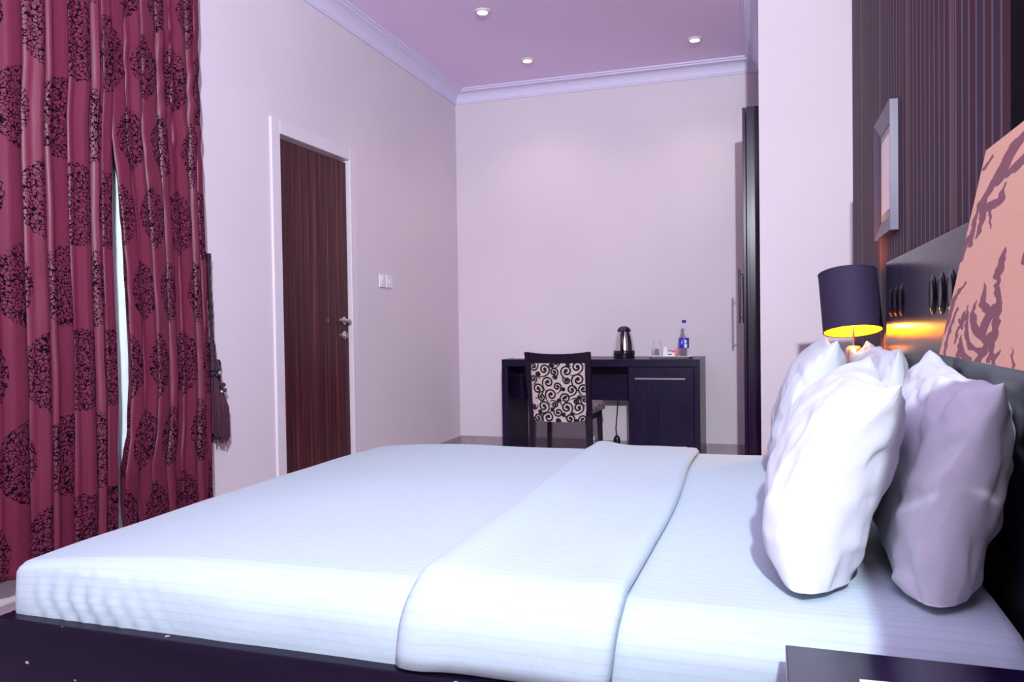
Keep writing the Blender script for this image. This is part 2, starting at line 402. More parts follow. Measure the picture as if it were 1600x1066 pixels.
# mattress in its sheet: path across the bed (near side, top, far side), drawn along X
MX0, MX1, MY0, MY1, MZ = -1.662, .392, 1.350, 3.126, .508
def section(off=0., n=16, r=.078):
    """(y, z, pathlength) round the mattress from near bottom to far bottom"""
    pts = []
    pts += [(MY0-off, z) for z in (.305, .34, .37, .40, .42)]
    for k in range(n+1):
        a = PI-PI/2*k/n; pts.append((MY0+r+(r+off)*math.cos(a), MZ-r+(r+off)*math.sin(a)))
    m = 44
    for k in range(1, m): 
        t = k/m; pts.append((lerp(MY0+r, MY1-r, t), MZ+off))
    for k in range(n+1):
        a = PI/2-PI/2*k/n; pts.append((MY1-r+(r+off)*math.cos(a), MZ-r+(r+off)*math.sin(a)))
    pts += [(MY1+off, z) for z in (.42, .38, .34, .305)]
    out = []; s = 0
    for i, p in enumerate(pts):
        if i: s += math.dist(p, pts[i-1])
        out.append((p[0], p[1], s))
    return out
def droop(x, y, z):
    """soft top: sinks to the foot corners, slight crown"""
    f = max(0, min(1, (z-.34)/.16))
    dx = max(0, (-1.15-x)/.5); dz = -.030*dx*dx
    t = (y-MY0)/(MY1-MY0); dz += .012*(1-(2*t-1)**2)-.004
    dz += .004*noise.noise(Vector((x*3, y*3, 0)))
    return f*dz
xs = [MX0+.0, MX0+.004, MX0+.014, MX0+.03, MX0+.055]+[lerp(MX0+.065, -1.05, k/110) for k in range(110)]+[lerp(-1.05, MX1-.03, k/50) for k in range(51)]+[MX1-.012, MX1]
sec = section(); rows = []; uvs = []
ymid = (MY0+MY1)/2
for x in xs:
    e = max(0, 1-(x-MX0)/.03); ins = .018*(1-math.sqrt(max(0, 1-e*e)))
    e2 = max(0, 1-(MX1-x)/.03); ins2 = .03*(1-math.sqrt(max(0, 1-e2*e2)))
    row = []; fr_ = max(0, min(1, (x-MX0)/.7)); fr_ = fr_*fr_*(3-2*fr_)
    for (y, z, s) in section(0., 16, lerp(.022, .078, fr_)):
        q = ins+ins2
        yy = y+math.copysign(min(abs(y-ymid), q*min(1, abs(y-ymid)/.8)), ymid-y); zz = z-q*max(0, (z-.38)/.13)
        # tucked pleats near the foot corner on the camera side
        sd = max(0, 1-(s/.17)) if s < .17 else 0
        pl = 0
        if s < .20 and x < -1.1:
            amp = max(0, 1-abs(x+1.45)/.28)*max(0, 1-s/.20)
            pl = .009*amp*math.sin((x*1.0+ (z-.36)*.55)*2*PI/.052)
        if s < .25: pl += .004*noise.noise(Vector((x*6, z*9, 3)))
        row.append(Vector((x, yy-pl-.012*math.sin(PI*min(1, s/.2)) if s < .2 else yy, zz+droop(x, y, zz)))); uvs.append((x, s))
    rows.append(row)
mb = MB().grid(rows); mb.uv = uvs
nsec = len(sec); mb.f.append(tuple(range(nsec))); mb.f.append(tuple(range((len(xs)-1)*nsec, len(xs)*nsec)))
o = obj('mattress', mb, 'sheet', loc=(0, 0, 0), smooth=60)
tag(o, 'wide mattress tightly covered in a white striped sheet', 'mattress')
# folded top sheet lying across the bed
FX0, FX1 = -.665, -.25
xs = [FX0+(FX1-FX0)*k/40 for k in range(41)]
def lift(x, s):
    a = (x-FX0); b = (FX1-x)
    h = .019*min(1, math.sqrt(max(0, a)/.022)) if a < .022 else .019
    h = min(h, .004+.012*min(1, math.sqrt(max(0, b)/.006))) if b < .05 else h
    h += .012*math.exp(-((b-.03)/.03)**2)*(.5+.5*noise.noise(Vector((s*3, 7, 0)))) + .012*math.exp(-((a-.05)/.05)**2)
    return h
rows = []; uvs = []
base = section(0)
hi = section(1.0)
keep = [i for i, q in enumerate(base) if q[2] > .045 and q[2] < base[-1][2]-.05]
for x in xs:
    row = []
    for i in keep:
        (y, z, s) = base[i]; ny, nz = hi[i][0]-y, hi[i][1]-z
        sw = .010*math.sin(s*2.1)+.015*noise.noise(Vector((s*1.7, 2.2, 0)))
        if s < .2: sw += -.02*(1-s/.2)
        L = lift(x, s)+.003*noise.noise(Vector((x*9, s*5, 1))) + .004
        bul = .012*math.sin(PI*min(1, s/.2)) if s < .2 else 0
        row.append(Vector((x+sw, y+ny*L-bul, z+nz*L+droop(x, y, z)))); uvs.append((x, s+.007))
    rows.append(row)
mb = MB().grid(rows); mb.uv = uvs
o = obj('folded_sheet', mb, 'sheet', loc=(0, 0, 0), smooth=70)
sm = o.modifiers.new('solid', 'SOLIDIFY'); sm.thickness = .008; sm.offset = -1
tag(o, 'turned-down band of white striped top sheet across the bed', 'sheet')

# ---- headboard on the wall
HX = .410
hb = thing('headboard', 'glossy black headboard panel with groups of oval insets', 'headboard', (XR, 2.2, 0))
obj('panel', B(HX, XR-.001, 1.30, 3.135, .02, 1.214), 'headboard', hb, bevel=.003)
for yc in (2.90, 2.17, 1.50):
    for k in (-1, 0, 1):
        y = yc+k*.112; z = 1.069
        prof = [(.0, -.004), (.60, -.0035), (.86, -.002), (.93, .002), (1.0, .0025), (1.06, .0)]
        m = MB(); n = 28; vs = []
        for rr_, dx in prof:
            vs.append([Vector((HX-.0006-dx*1.0+.0, y+math.cos(2*PI*i/n)*rr_*.036, z+math.sin(2*PI*i/n)*rr_*.050)) for i in range(n)])
        # recessed dish shown as polished bowl with a raised lip
        vs = [[Vector((HX-.0008-.006*(1-((q/len(prof))**2)), p.y, p.z)) if q < 3 else p for p in row] for q, row in enumerate(vs)]
        m.grid(vs, closed=True)
        io = obj('oval_inset', m, 'oval', hb, smooth=60)

# ---- pillows
def pillow(name, label, O, eu, ev, a, b, T, seed, zmin=MZ+.014, bend=0, c=.10, xmax=HX-.006, seam=None, wr=1.0):
    O = Vector(O); eu = Vector(eu).normalized(); ev = Vector(ev); ev = (ev-eu*ev.dot(eu)).normalized(); en = eu.cross(ev).normalized()
    n, m = 56, 44; rows = []
    sv = Vector((seed*3.7, seed*1.3, 0))
    def P(u, v, s):
        x = a*u*(1-c*(1-v*v)*abs(u)**3); y = b*v*(1-c*1.1*(1-u*u)*abs(v)**3)
        t = T*(max(0, 1-abs(u)**4.5)**.5)*(max(0, 1-abs(v)**(6.0 if v < 0 else 2.1))**(.45 if v < 0 else .6))
        q = Vector((u*2.1, v*2.1, s*2*min(1, t/T)))+sv
        wv = noise.noise(q*1.3)*.012+noise.noise(q*3.1)*.007+noise.noise(Vector((q.x*2.2+q.y*2, q.y*6-q.x, q.z)))*.002
        # gathers running in from the edges
        ed = max(abs(u), abs(v)); 
        g = math.sin((math.atan2(v, u)*9)+2*noise.noise(q*1.5))*.0035*ed**3*wr
        r1 = 1-abs(noise.noise(q*1.1+Vector((9, 2, 5))))
        cq = max(0, r1-.86)/.14; crease = -.009*cq*cq*wr
        if seam: crease += .005*math.exp(-((u+.74)/.045)**2)
        t2 = t+(wv+crease)*min(1, t/T*1.6)+g*min(1, t/T*2.5)
        t2 = max(t2, .55*t)
        p = O+eu*x+ev*y+en*(s*t2)+en*(bend*(1-v*v)*a)
        p.z += .010*noise.noise(q*1.7+Vector((4, 4, 4)))
        if abs(u) > .985 or abs(v) > .985:
            p += en*.005*noise.noise(Vector((u*4, v*4, seed)))
        if p.z < zmin: p.z = zmin+.15*0
        if p.x > xmax: p.x = xmax
        return p
    us = [math.sin(PI/2*(2*i/n-1)) for i in range(n+1)]; vv = [math.sin(PI/2*(2*j/m-1)) for j in range(m+1)]
    mb = MB()
    mb.grid([[P(u, v, 1) for u in us] for v in vv]); mb.grid([[P(u, v, -1) for u in us] for v in vv])
    # close along the rim
    root = thing(name, label, 'pillow', (O.x, O.y, zmin), 'white bed pillows')
    body = obj('pillowcase', mb, 'pillow', root, smooth=80, merge=True)
    sb = body.modifiers.new('sub', 'SUBSURF'); sb.levels = 1; sb.render_levels = 1
    return root
# near pair (in front: bright; behind it against the headboard), far pair
pillow('pillow', 'bright white pillow leaning foremost in the near pair, corner pointing right', (.148, 1.80, .704), (.04, 1, .03), (.36, -.02, .93), .345, .215, .100, 1, bend=-.10, c=.12, seam=1, wr=.45)
pillow('pillow', 'white pillow standing nearest the big floral lamp, against the headboard', (.322, 1.81, .708), (.03, 1, .04), (.23, 0, 1), .365, .215, .082, 2, c=.10, seam=1)
pillow('pillow', 'white pillow of the far pair leaning towards the drum lamp, corner raised', (.135, 2.76, .722), (.02, 1, 0), (.26, 0, 1), .37, .235, .095, 3, c=.13, bend=-.03)
pillow('pillow', 'white pillow of the far pair tucked behind, its case folded over the top', (.325, 2.74, .715), (.0, 1, 0), (.08, 0, 1), .37, .212, .080, 4, c=.05)

# ================================================================= bedside tables and lamps
def nightstand(label, x0, x1, y0, y1, zt):
    t = thing('nightstand', label, 'nightstand', ((x0+x1)/2, (y0+y1)/2, 0), 'dark bedside tables')
    obj('table_top', B(x0, x1, y0, y1, zt-.03, zt), 'gloss_top', t, bevel=.0025)
    for y in (y0+.01, y1-.03): obj('side_panel', B(x0+.02, x1-.01, y, y+.02, .0, zt-.031), 'wood_z', t)
    obj('back_panel', B(x1-.03, x1-.012, y0+.031, y1-.031, .0, zt-.031), 'wood_z', t)
    for z0, z1 in ((.06, .255), (.26, zt-.036)):
        dr = obj('drawer', B(x0+.004, x1-.035, y0+.033, y1-.033, z0, z1), 'wood_y', t, bevel=.002)
        obj('drawer_handle', MB().tube([(x0-.016, (y0+y1)/2-.07, (z0+z1)/2+.03), (x0-.016, (y0+y1)/2+.07, (z0+z1)/2+.03)], .005).tube([(x0+.005, (y0+y1)/2-.05, (z0+z1)/2+.03), (x0-.016, (y0+y1)/2-.05, (z0+z1)/2+.03)], .004).tube([(x0+.005, (y0+y1)/2+.05, (z0+z1)/2+.03), (x0-.016, (y0+y1)/2+.05, (z0+z1)/2+.03)], .004), 'chrome', dr, smooth=40)
    return t
NZ = .50
nightstand('dark glossy bedside table in the foreground beside the bed', .022, .408, .70, 1.288, NZ)
nightstand('dark bedside table hidden behind the far pillows under the drum lamp', .10, XR-.002, 3.18, 3.66, NZ)
t = thing('notepad', 'cream notepad lying at the edge of the foreground bedside table', 'notepad', (.17, 1.05, NZ))
obj('pages', MB().hexa([(.118, 1.053, NZ+.001), (.118, 1.170, NZ+.001), (.205, 1.175, NZ+.001), (.205, 1.058, NZ+.001)], [(.118, 1.053, NZ+.007), (.118, 1.170, NZ+.007), (.205, 1.175, NZ+.007), (.205, 1.058, NZ+.007)]), 'paper', t, bevel=.001)
obj('cover', MB().hexa([(.117, 1.052, NZ+.0072), (.117, 1.1715, NZ+.0072), (.206, 1.1765, NZ+.0072), (.206, 1.057, NZ+.0072)], [(.117, 1.052, NZ+.0082), (.117, 1.1715, NZ+.0082), (.206, 1.1765, NZ+.0082), (.206, 1.057, NZ+.0082)]), 'paper', t)

# ---- far drum lamp
LX, LY = .322, 3.40
t = thing('table_lamp', 'small bedside lamp with a dark aubergine drum shade, lit gold inside', 'lamp', (LX, LY, NZ))
obj('lamp_base', MB().lathe([(.0, 0), (.062, 0), (.064, .008), (.050, .02), (.030, .06), (.024, .12), (.024, .18), (.026, .25), (.030, .32), (.033, .375), (.031, .392), (.022, .402), (0, .404)], (LX+.005, LY, NZ), n=36, sx=1.0, sy=.8), 'lamp_metal', t, smooth=40)
obj('stem', MB().tube([(LX+.002, LY, NZ+.40), (LX-.001, LY, NZ+.60)], .006), 'chrome', t, smooth=40)
ax = Vector((-.06, .24, 1)).normalized(); ctr = Vector((.312, LY-.004, 1.078)); hh = .120; rad = .110
sh = obj('lamp_shade', MB().lathe([(rad, -hh), (rad, hh), (rad-.0025, hh), (rad-.0025, -hh), (rad, -hh)], ctr, ax, 64), 'shade_dark', t, smooth=40)
obj('lining', MB().lathe([(rad-.003, -hh+.001), (rad-.003, hh-.001), (rad-.004, hh-.001), (rad-.004, -hh+.001), (rad-.003, -hh+.001)], ctr, ax, 64), 'gold_lining', sh, smooth=40)
q = Vector((0, 0, 1)).rotation_difference(ax)
for s_, nm in ((-hh, 'lower_ring'), (hh, 'upper_ring')):
    obj(nm, MB().tube([ctr+q @ Vector((rad*math.cos(2*PI*i/48), rad*math.sin(2*PI*i/48), s_)) for i in range(49)], .0018, 6), 'shade_dark', sh, smooth=60)
obj('bulb', MB().sphere((LX-.004, LY, 1.06), .026, sz=1.25), 'bulb', t, smooth=60)
obj('spider', MB().tube([ctr+q @ Vector((-rad+.004, 0, -hh+.10)), ctr+q @ Vector((rad-.004, 0, -hh+.10))], .002, 6).tube([ctr+q @ Vector((0, -rad+.004, -hh+.10)), ctr+q @ Vector((0, rad-.004, -hh+.10))], .002, 6), 'chrome', sh, smooth=60)
l = bpy.data.lights.new('lamp_glow', 'POINT'); l.energy = 7; l.color = (1, .48, .08); l.shadow_soft_size = .03
lo = bpy.data.objects.new('lamp_glow', l); C.objects.link(lo); lo.location = (LX-.012, LY-.02, 1.005)

# ---- near lamp with printed shade
AX, AY = .310, .950
t = thing('table_lamp', 'large bedside lamp with a peach shade printed with brown leaves', 'lamp', (AX, AY, NZ))
obj('lamp_base', MB().lathe([(0, 0), (.062, 0), (.064, .008), (.05, .02), (.030, .06), (.024, .12), (.024, .20), (.030, .30), (.033, .37), (.022, .39), (0, .392)], (AX, AY, NZ), n=36), 'lamp_metal', t, smooth=40)
obj('stem', MB().tube([(AX, AY, NZ+.39), (AX, AY, NZ+.66)], .006), 'chrome', t, smooth=40)
Z0, Z1 = .961, 1.212
def ring(z, inset=0.):
    f = (z-Z0)/(Z1-Z0); hx = lerp(.100, .055, f)-inset; hy = lerp(.200, .162, f)-inset; rc = .018
    pts = []
    per = [(hx-rc, hy-rc, 0), (-hx+rc, hy-rc, PI/2), (-hx+rc, -hy+rc, PI), (hx-rc, -hy+rc, 1.5*PI)]
    nn = [8, 8, 8, 8]; ne = {0: 30, 1: 190, 2: 30, 3: 60}
    for k, (cx, cy, a0) in enumerate(per):
        arc = [(cx+rc*math.cos(a0+PI/2*i/8), cy+rc*math.sin(a0+PI/2*i/8)) for i in range(9)]
        pts += arc
        nx = per[(k+1) % 4]; e0 = arc[-1]; e1 = (nx[0]+rc*math.cos(nx[2]), nx[1]+rc*math.sin(nx[2]))
        for i in range(1, ne[k]): pts.append((lerp(e0[0], e1[0], i/ne[k]), lerp(e0[1], e1[1], i/ne[k])))
    return [Vector((AX+p[0], AY+p[1], z)) for p in pts]
NR = 150
mb = MB().grid([ring(lerp(Z0, Z1, j/NR)) for j in range(NR+1)]+[ring(Z1, .003), ring(Z0, .003)], closed=True)
so = obj('lamp_shade', mb, 'shade_print', t, smooth=50)
# leaf print: strokes as (distance from the far edge, height, half width) in metres on the shade
AN = 3.4                                                    # the sprays are broad: stretched along the shade
strokes = [
    [(0.252,0.0023,0.0015),(0.2524,0.0237,0.0031),(0.2456,0.0421,0.0035),(0.2375,0.062,0.0033),(0.2156,0.0787,0.0025),(0.216,0.0921,0.0023),(0.2177,0.1066,0.0014)],
    [(0.2229,0.023,0.0035),(0.1694,0.0333,0.0038),(0.1408,0.0509,0.003),(0.1446,0.0656,0.0006)],
    [(0.2227,0.0119,0.0024),(0.1714,0.013,0.0026),(0.138,0.0255,0.0024),(0.1219,0.045,0.0018),(0.113,0.0618,0.0005)],
    [(0.1723,-0.0002,0.0037),(0.1354,0.0057,0.003),(0.1141,0.0204,0.0021),(0.1145,0.0266,0.0006)],
    [(0.2186,0.0503,0.0036),(0.1735,0.0621,0.0035),(0.166,0.085,0.0007)],
    [(0.2568,0.0079,0.0031),(0.2559,0.0224,0.0021),(0.257,0.033,0.0004)],
    [(0.2431,0.0395,0.0024),(0.2457,0.0592,0.0004)],
    [(0.1232,-0.0018,0.0024),(0.114,0.0126,0.0021),(0.1175,0.0236,0.0008)],
    [(0.2107,0.0017,0.0041),(0.2277,0.0121,0.0037),(0.2331,0.0286,0.0029)],
    [(0.2025,0.0337,0.0047),(0.2121,0.0462,0.005),(0.2238,0.0556,0.0041)],
    [(0.0047,0.0005,0.003),(0.0069,0.0247,0.0034),(0.0244,0.0452,0.0034),(0.0302,0.0684,0.0029),(0.0462,0.0809,0.0022),(0.0742,0.0869,0.0018)],
    [(0.0472,0.0022,0.0023),(0.0414,0.022,0.0021),(0.0503,0.0419,0.002),(0.0624,0.058,0.0013)],
    [(0.0907,0.0167,0.0016),(0.0884,0.0325,0.002),(0.1159,0.0511,0.002),(0.1118,0.0618,0.0006)],
    [(-0.02,0.0418,0.0014),(-0.0047,0.0504,0.0014),(0.0021,0.0589,0.0005)],
    [(0.0068,0.0874,0.0016),(0.0161,0.1035,0.0005)],
    [(0.2728,0.0007,0.0023),(0.2707,0.0085,0.0015),(0.2841,0.0142,0.0005)],
    [(0.3345,0.0004,0.0014),(0.3296,0.0086,0.0011),(0.3167,0.0191,0.0005)],
    [(0.0824,0.0451,0.0016),(0.1053,0.0358,0.0025),(0.0999,0.0544,0.0013)],
    [(0.1198,0.1996,0.0053),(0.1332,0.2195,0.0072),(0.154,0.229,0.0071),(0.1857,0.2341,0.0056)],
    [(0.0943,0.1732,0.0054),(0.1425,0.1737,0.0051),(0.1495,0.1912,0.0013)],
    [(0.0505,0.1821,0.0042),(0.0824,0.1925,0.0048),(0.1082,0.2129,0.004)],
    [(0.077,0.1408,0.002),(0.0803,0.1631,0.0041),(0.0681,0.1827,0.0038)],
    [(0.1341,0.1452,0.0006),(0.1105,0.1652,0.0016)],
    [(0.0503,0.1356,0.0028),(0.0418,0.1646,0.0032),(0.0531,0.1833,0.0018)],
    [(0.0219,0.1204,0.0035),(0.0272,0.1457,0.0028)],
    [(0.0326,0.2277,0.0029),(0.0577,0.2352,0.0022)],
    [(0.1489,0.2011,0.0038),(0.1805,0.2028,0.0056),(0.2105,0.2088,0.0048)],
    [(0.2046,0.0895,0.0034),(0.2097,0.1026,0.0031),(0.2152,0.1181,0.0009)],
    [(0.2888,0.0972,0.0021),(0.2889,0.1116,0.0021)],
]
strokes = [[(y/AN, z, w*1.12) for y, z, w in st] for st in strokes]
segs = [(p, q) for st in strokes for p, q in zip(st, st[1:])]
from collections import defaultdict
buck = defaultdict(list)
for p, q in segs:
    m_ = max(p[2], q[2])+.004
    for i in range(int((min(p[0], q[0])-m_)//.02), int((max(p[0], q[0])+m_)//.02)+1):
        for j in range(int((min(p[1], q[1])-m_)//.02), int((max(p[1], q[1])+m_)//.02)+1): buck[(i, j)].append((p, q))
at = so.data.attributes.new('print', 'FLOAT', 'POINT')
vals = []
for v in so.data.vertices:
    x, y, z = v.co.x+AX, v.co.y+AY, v.co.z+NZ
    f = (z-Z0)/(Z1-Z0)
    yy = (AY+lerp(.2, .162, f))-y
    if y > AY+lerp(.2, .162, f)-.003: yy = -(x-(AX-lerp(.1, .055, f)))       # far face
    elif x > AX: yy = yy+.37
    zz = z-Z0
    if yy < -.03: yy = .16-yy
    if yy > .36: yy = .72-yy
    yy /= AN
    yy += .0022*noise.noise(Vector((yy*160, zz*160, 0))); zz += .0022*noise.noise(Vector((yy*160, zz*160, 7)))
    best = 0
    for p, q in buck.get((int(yy//.02), int(zz//.02)), ()):
        dx, dz = q[0]-p[0], q[1]-p[1]; L2 = dx*dx+dz*dz+1e-12
        u = max(0, min(1, ((yy-p[0])*dx+(zz-p[1])*dz)/L2))
        dd = math.hypot(yy-p[0]-dx*u, zz-p[1]-dz*u); wd = lerp(p[2], q[2], u)
        best = max(best, min(1, max(0, .5+(wd-dd)/.0024)))
    vals.append(best)
at.data.foreach_set('value', vals)
obj('spider', MB().tube([(AX-.06, AY, Z1-.03), (AX+.06, AY, Z1-.03)], .0025, 6).tube([(AX, AY-.15, Z1-.03), (AX, AY+.15, Z1-.03)], .0025, 6), 'chrome', so, smooth=60)
obj('bulb', MB().sphere((AX, AY, 1.08), .028, sz=1.25), 'plastic', t, smooth=60)

# ---- picture on the wallpaper
t = thing('framed_picture', 'silver-grey framed picture hung on the striped wallpaper', 'picture', (XR, 3.25, 1.325))
PY0, PY1, PZ0, PZ1, bw = 3.045, 3.47, 1.322, 1.782, .062
def bar(o0, o1, i0, i1):
    A = [Vector((XR-.0005, *o0)), Vector((XR-.0005, *o1)), Vector((XR-.0005, *i1)), Vector((XR-.0005, *i0))]
    Bq = [Vector((XR-.030, *o0)), Vector((XR-.030, *o1)), Vector((XR-.014, *i1)), Vector((XR-.014, *i0))]
    return MB().hexa(A, Bq)
oc = [(PY0, PZ0), (PY1, PZ0), (PY1, PZ1), (PY0, PZ1)]; ic = [(PY0+bw, PZ0+bw), (PY1-bw, PZ0+bw), (PY1-bw, PZ1-bw), (PY0+bw, PZ1-bw)]
for k in range(4): obj('frame_bar', bar(oc[k], oc[(k+1) % 4], ic[k], ic[(k+1) % 4]), 'frame_grey', t, bevel=.0015)
obj('mat_board', B(XR-.012, XR-.002, PY0+bw+.001, PY1-bw-.001, PZ0+bw+.001, PZ1-bw-.001), 'mat_board', t)
obj('print', B(XR-.0135, XR-.0122, PY0+bw+.03, PY1-bw-.03, PZ0+bw+.03, PZ1-bw-.03), 'art', t)

# ================================================================= wardrobe
WX, WY, WZ = -.142, 5.05, 2.325
t = thing('wardrobe', 'tall dark glossy wardrobe standing behind the white pier', 'wardrobe', (.15, 5.5, 0))
obj('body', B(WX+.022, XR+.025, WY, YB-.015, .0, WZ), 'wardrobe', t, bevel=.002)
for y0, y1, hy in ((WY+.0, WY+.476, WY+.06), (WY+.480, YB-.016, YB-.10)):
    dr = obj('wardrobe_door', B(WX, WX+.019, y0, y1, .06, WZ-.004), 'wardrobe', t, bevel=.002)
    obj('door_handle', MB().tube([(WX-.026, hy, .995), (WX-.026, hy, 1.335)], .006).tube([(WX+.001, hy, 1.03), (WX-.026, hy, 1.03)], .005).tube([(WX+.001, hy, 1.30), (WX-.026, hy, 1.30)], .005), 'black_plastic', dr, smooth=40)

# ================================================================= desk
KX0, KX1, KY0, KZ = -1.886, -.447, 5.507, .75
t = thing('desk', 'dark wooden writing desk with a cupboard against the back wall', 'desk', ((KX0+KX1)/2, 5.76, 0))
obj('desktop', B(KX0, KX1, KY0, YB-.016, KZ-.052, KZ), 'wood_x', t, bevel=.0025)
obj('side_panel', B(KX0, KX0+.045, KY0+.001, YB-.016, 0, KZ-.0525), 'wood_z', t, bevel=.002)
obj('side_panel', B(KX1-.042, KX1, KY0+.001, YB-.016, 0, KZ-.0525), 'wood_z', t, bevel=.002)
obj('modesty_panel', B(KX0+.046, -.944, 5.80, 5.818, .43, KZ-.053), 'wood_x', t)
obj('cupboard', B(-.942, KX1-.043, KY0+.024, YB-.016, .055, KZ-.053), 'wood_z', t)
obj('plinth', B(-.942, KX1-.043, KY0+.05, YB-.016, 0, .054), 'wood_x', t)
dr = obj('cupboard_door', B(-.941, KX1-.045, KY0+.003, KY0+.022, .06, KZ-.056), 'wood_z', t, bevel=.0015)
hb2 = obj('door_handle', MB().box(-.893, -.543, KY0-.022, KY0-.012, .609, .621).box(-.86, -.85, KY0-.013, KY0+.004, .611, .619).box(-.586, -.576, KY0-.013, KY0+.004, .611, .619), 'chrome', dr, bevel=.001)
hb2['label'] = 'long slim silver bar handle'
# ---- power cord and plug
px, py = -1.115, 5.965
t = thing('power_plug', 'black plug on a thin cord hanging below the desk', 'plug', (px, py, .07))
obj('cord', MB().tube([(px+.035, 5.83, .60), (px+.03, 5.86, .46), (px+.022, 5.92, .40), (px+.005, py, .30), (px-.004, py, .20), (px+.002, py, .135)], .0045, 8), 'black_plastic', t, smooth=60)
obj('plug_body', MB().lathe([(.008, .05), (.012, .044), (.022, .036), (.026, .02), (.026, -.012), (.020, -.022), (0, -.022)], (px+.002, py, .095), n=16, sx=1, sy=.7), 'black_plastic', t, smooth=50)

# ================================================================= chair
t = thing('dining_chair', 'dark wooden chair with cream scroll-patterned back at the desk', 'chair', (-1.31, 5.2, 0))
CYB, CYF = 5.00, 5.42
def bow(x): return -.022*(1-((x+1.312)/.225)**2)
def bky(z): return CYB-.05*max(0, (z-.42)/.40)+.03*0   # back raked towards the viewer
def lx(z): return -1.523-.014*max(0, (z-.42)/.4)+(.012*(1-z/.42) if z < .42 else 0)
def rx(z): return -1.100+.010*max(0, (z-.42)/.4)+(.020*(1-z/.42) if z < .42 else 0)
def post(fx, sgn):
    rows = []
    for z in [0, .1, .2, .3, .40, .46, .55, .65, .75, .825]:
        wd = interp([(0, .030), (.42, .044), (.825, .032)], z); dp = interp([(0, .026), (.42, .04), (.825, .024)], z); y = bky(z)-(0.05*(1-z/.42) if z < .42 else 0); x = fx(z)
        x0, x1 = (x, x+wd) if sgn > 0 else (x-wd, x)
        rows.append([Vector((x0, y, z)), Vector((x1, y, z)), Vector((x1, y+dp, z)), Vector((x0, y+dp, z))])
    m = MB().grid(rows, closed=True); m.f.append((3, 2, 1, 0)); k = len(m.v); m.f.append((k-4, k-3, k-2, k-1)); return m
obj('back_leg', post(lx, 1), 'chair_wood', t, bevel=.003); obj('back_leg', post(rx, -1), 'chair_wood', t, bevel=.003)
def strip(zt, zb, y0off, y1off, inset=.02, nx=24):
    m = MB(); fr, bk = [], []
    xa, xb = lx(.6)+inset, rx(.6)-inset
    rows = []
    for i in range(nx+1):
        x = lerp(xa, xb, i/nx); f = i/nx
        a, b = zt(f), zb(f)
        rows.append([Vector((x, bky(a)+bow(x)+y0off, a)), Vector((x, bky(a)+bow(x)+y1off, a)), Vector((x, bky(b)+bow(x)+y1off, b)), Vector((x, bky(b)+bow(x)+y0off, b))])
    m.grid(rows, closed=True); m.f.append((0, 1, 2, 3)); k = len(m.v); m.f.append((k-1, k-2, k-3, k-4)); return m
par = lambda f: 4*f*(1-f)
obj('top_rail', strip(lambda f: .825-.014*par(f), lambda f: .752-.004*par(f), .004, .028, .008), 'chair_wood', t, bevel=.003)
TOPF = lambda f: .764-.004*par(f); BOTF = lambda f: .372-.012*par(f)
# upholstered back as a grid
xa, xb = lx(.6)+.036, rx(.6)-.036
def Pb(f, g, off=0.):
    x = lerp(xa, xb, f); z = lerp(BOTF(f), TOPF(f), g); pad = .008*(max(0, 1-(2*f-1)**4)*max(0, 1-(2*g-1)**4))
    return Vector((x, bky(z)+bow(x)-pad-off+.006, z))
m = MB(); m.grid([[Pb(i/24, j/24) for i in range(25)] for j in range(25)]); m.grid([[Pb(i/24, j/24)+Vector((0, .034+.016*(1-((i/12)-1)**4), 0)) for i in range(25)] for j in range(25)])
k = 625
for j in range(24):
    m.f += [(j*25, j*25+25, k+j*25+25, k+j*25), (j*25+24, j*25+49, k+j*25+49, k+j*25+24), (j, j+1, k+j+1, k+j), (600+j, 601+j, k+601+j, k+600+j)]
pad = obj('back_cushion', m, 'cream', t, smooth=50)
# scroll pattern, flat black flock on the fabric (in 495 x 540 units of the panel)
ribs = MB()
def ribbon(pts, ws):
    P2 = [Vector(p) for p in pts]
    L, R_ = [], []
    for i, p in enumerate(P2):
        tn = (P2[min(i+1, len(P2)-1)]-P2[max(i-1, 0)]); 
        if tn.length < 1e-6: tn = Vector((1, 0))
        nn = Vector((-tn.y, tn.x)).normalized()*ws[i]/2
        L.append(p+nn); R_.append(p-nn)
    cl = lambda p: (min(1, max(0, p.x/495)), min(1, max(0, 1-p.y/540)))
    for i in range(len(P2)-1):
        quad = [L[i], L[i+1], R_[i+1], R_[i]]
        if all(q.x < -1 or q.x > 496 for q in quad) or all(q.y < -1 or q.y > 541 for q in quad): continue
        ribs.add([Pb(*cl(q), .0012) for q in quad], [(0, 1, 2, 3)])
def disc(c, r):
    ribs_p = [Vector((c[0]+r*math.cos(2*PI*i/12), c[1]+r*math.sin(2*PI*i/12))) for i in range(12)]
    if not (-r < c[0] < 495+r and -r < c[1] < 540+r): return
    cl = lambda p: (min(1, max(0, p.x/495)), min(1, max(0, 1-p.y/540)))
    ribs.add([Pb(*cl(q), .0016) for q in ribs_p], [tuple(range(12))])
def scroll(cx, cy, R, th, sgn=1, tail=1.2, turns=1.25):
    pts = []; ws = []
    n = 46
    for i in range(n+1):
        f = i/n; a = th+sgn*f*2*PI*turns; r = R*(1-f)**.8*.85+R*.15
        pts.append((cx+r*math.cos(a), cy+r*math.sin(a))); ws.append(lerp(14, 17, f))
    pre = []
    nt = 14
    for i in range(nt, 0, -1):
        f = i/nt; a = th-sgn*f*tail; r = R*(1+.75*f*f); pre.append((cx+r*math.cos(a), cy+r*math.sin(a)))
    ribbon(pre+pts, [lerp(8, 14, i/nt) for i in range(nt)]+ws)
    disc(pts[-1], max(10, R*.32))
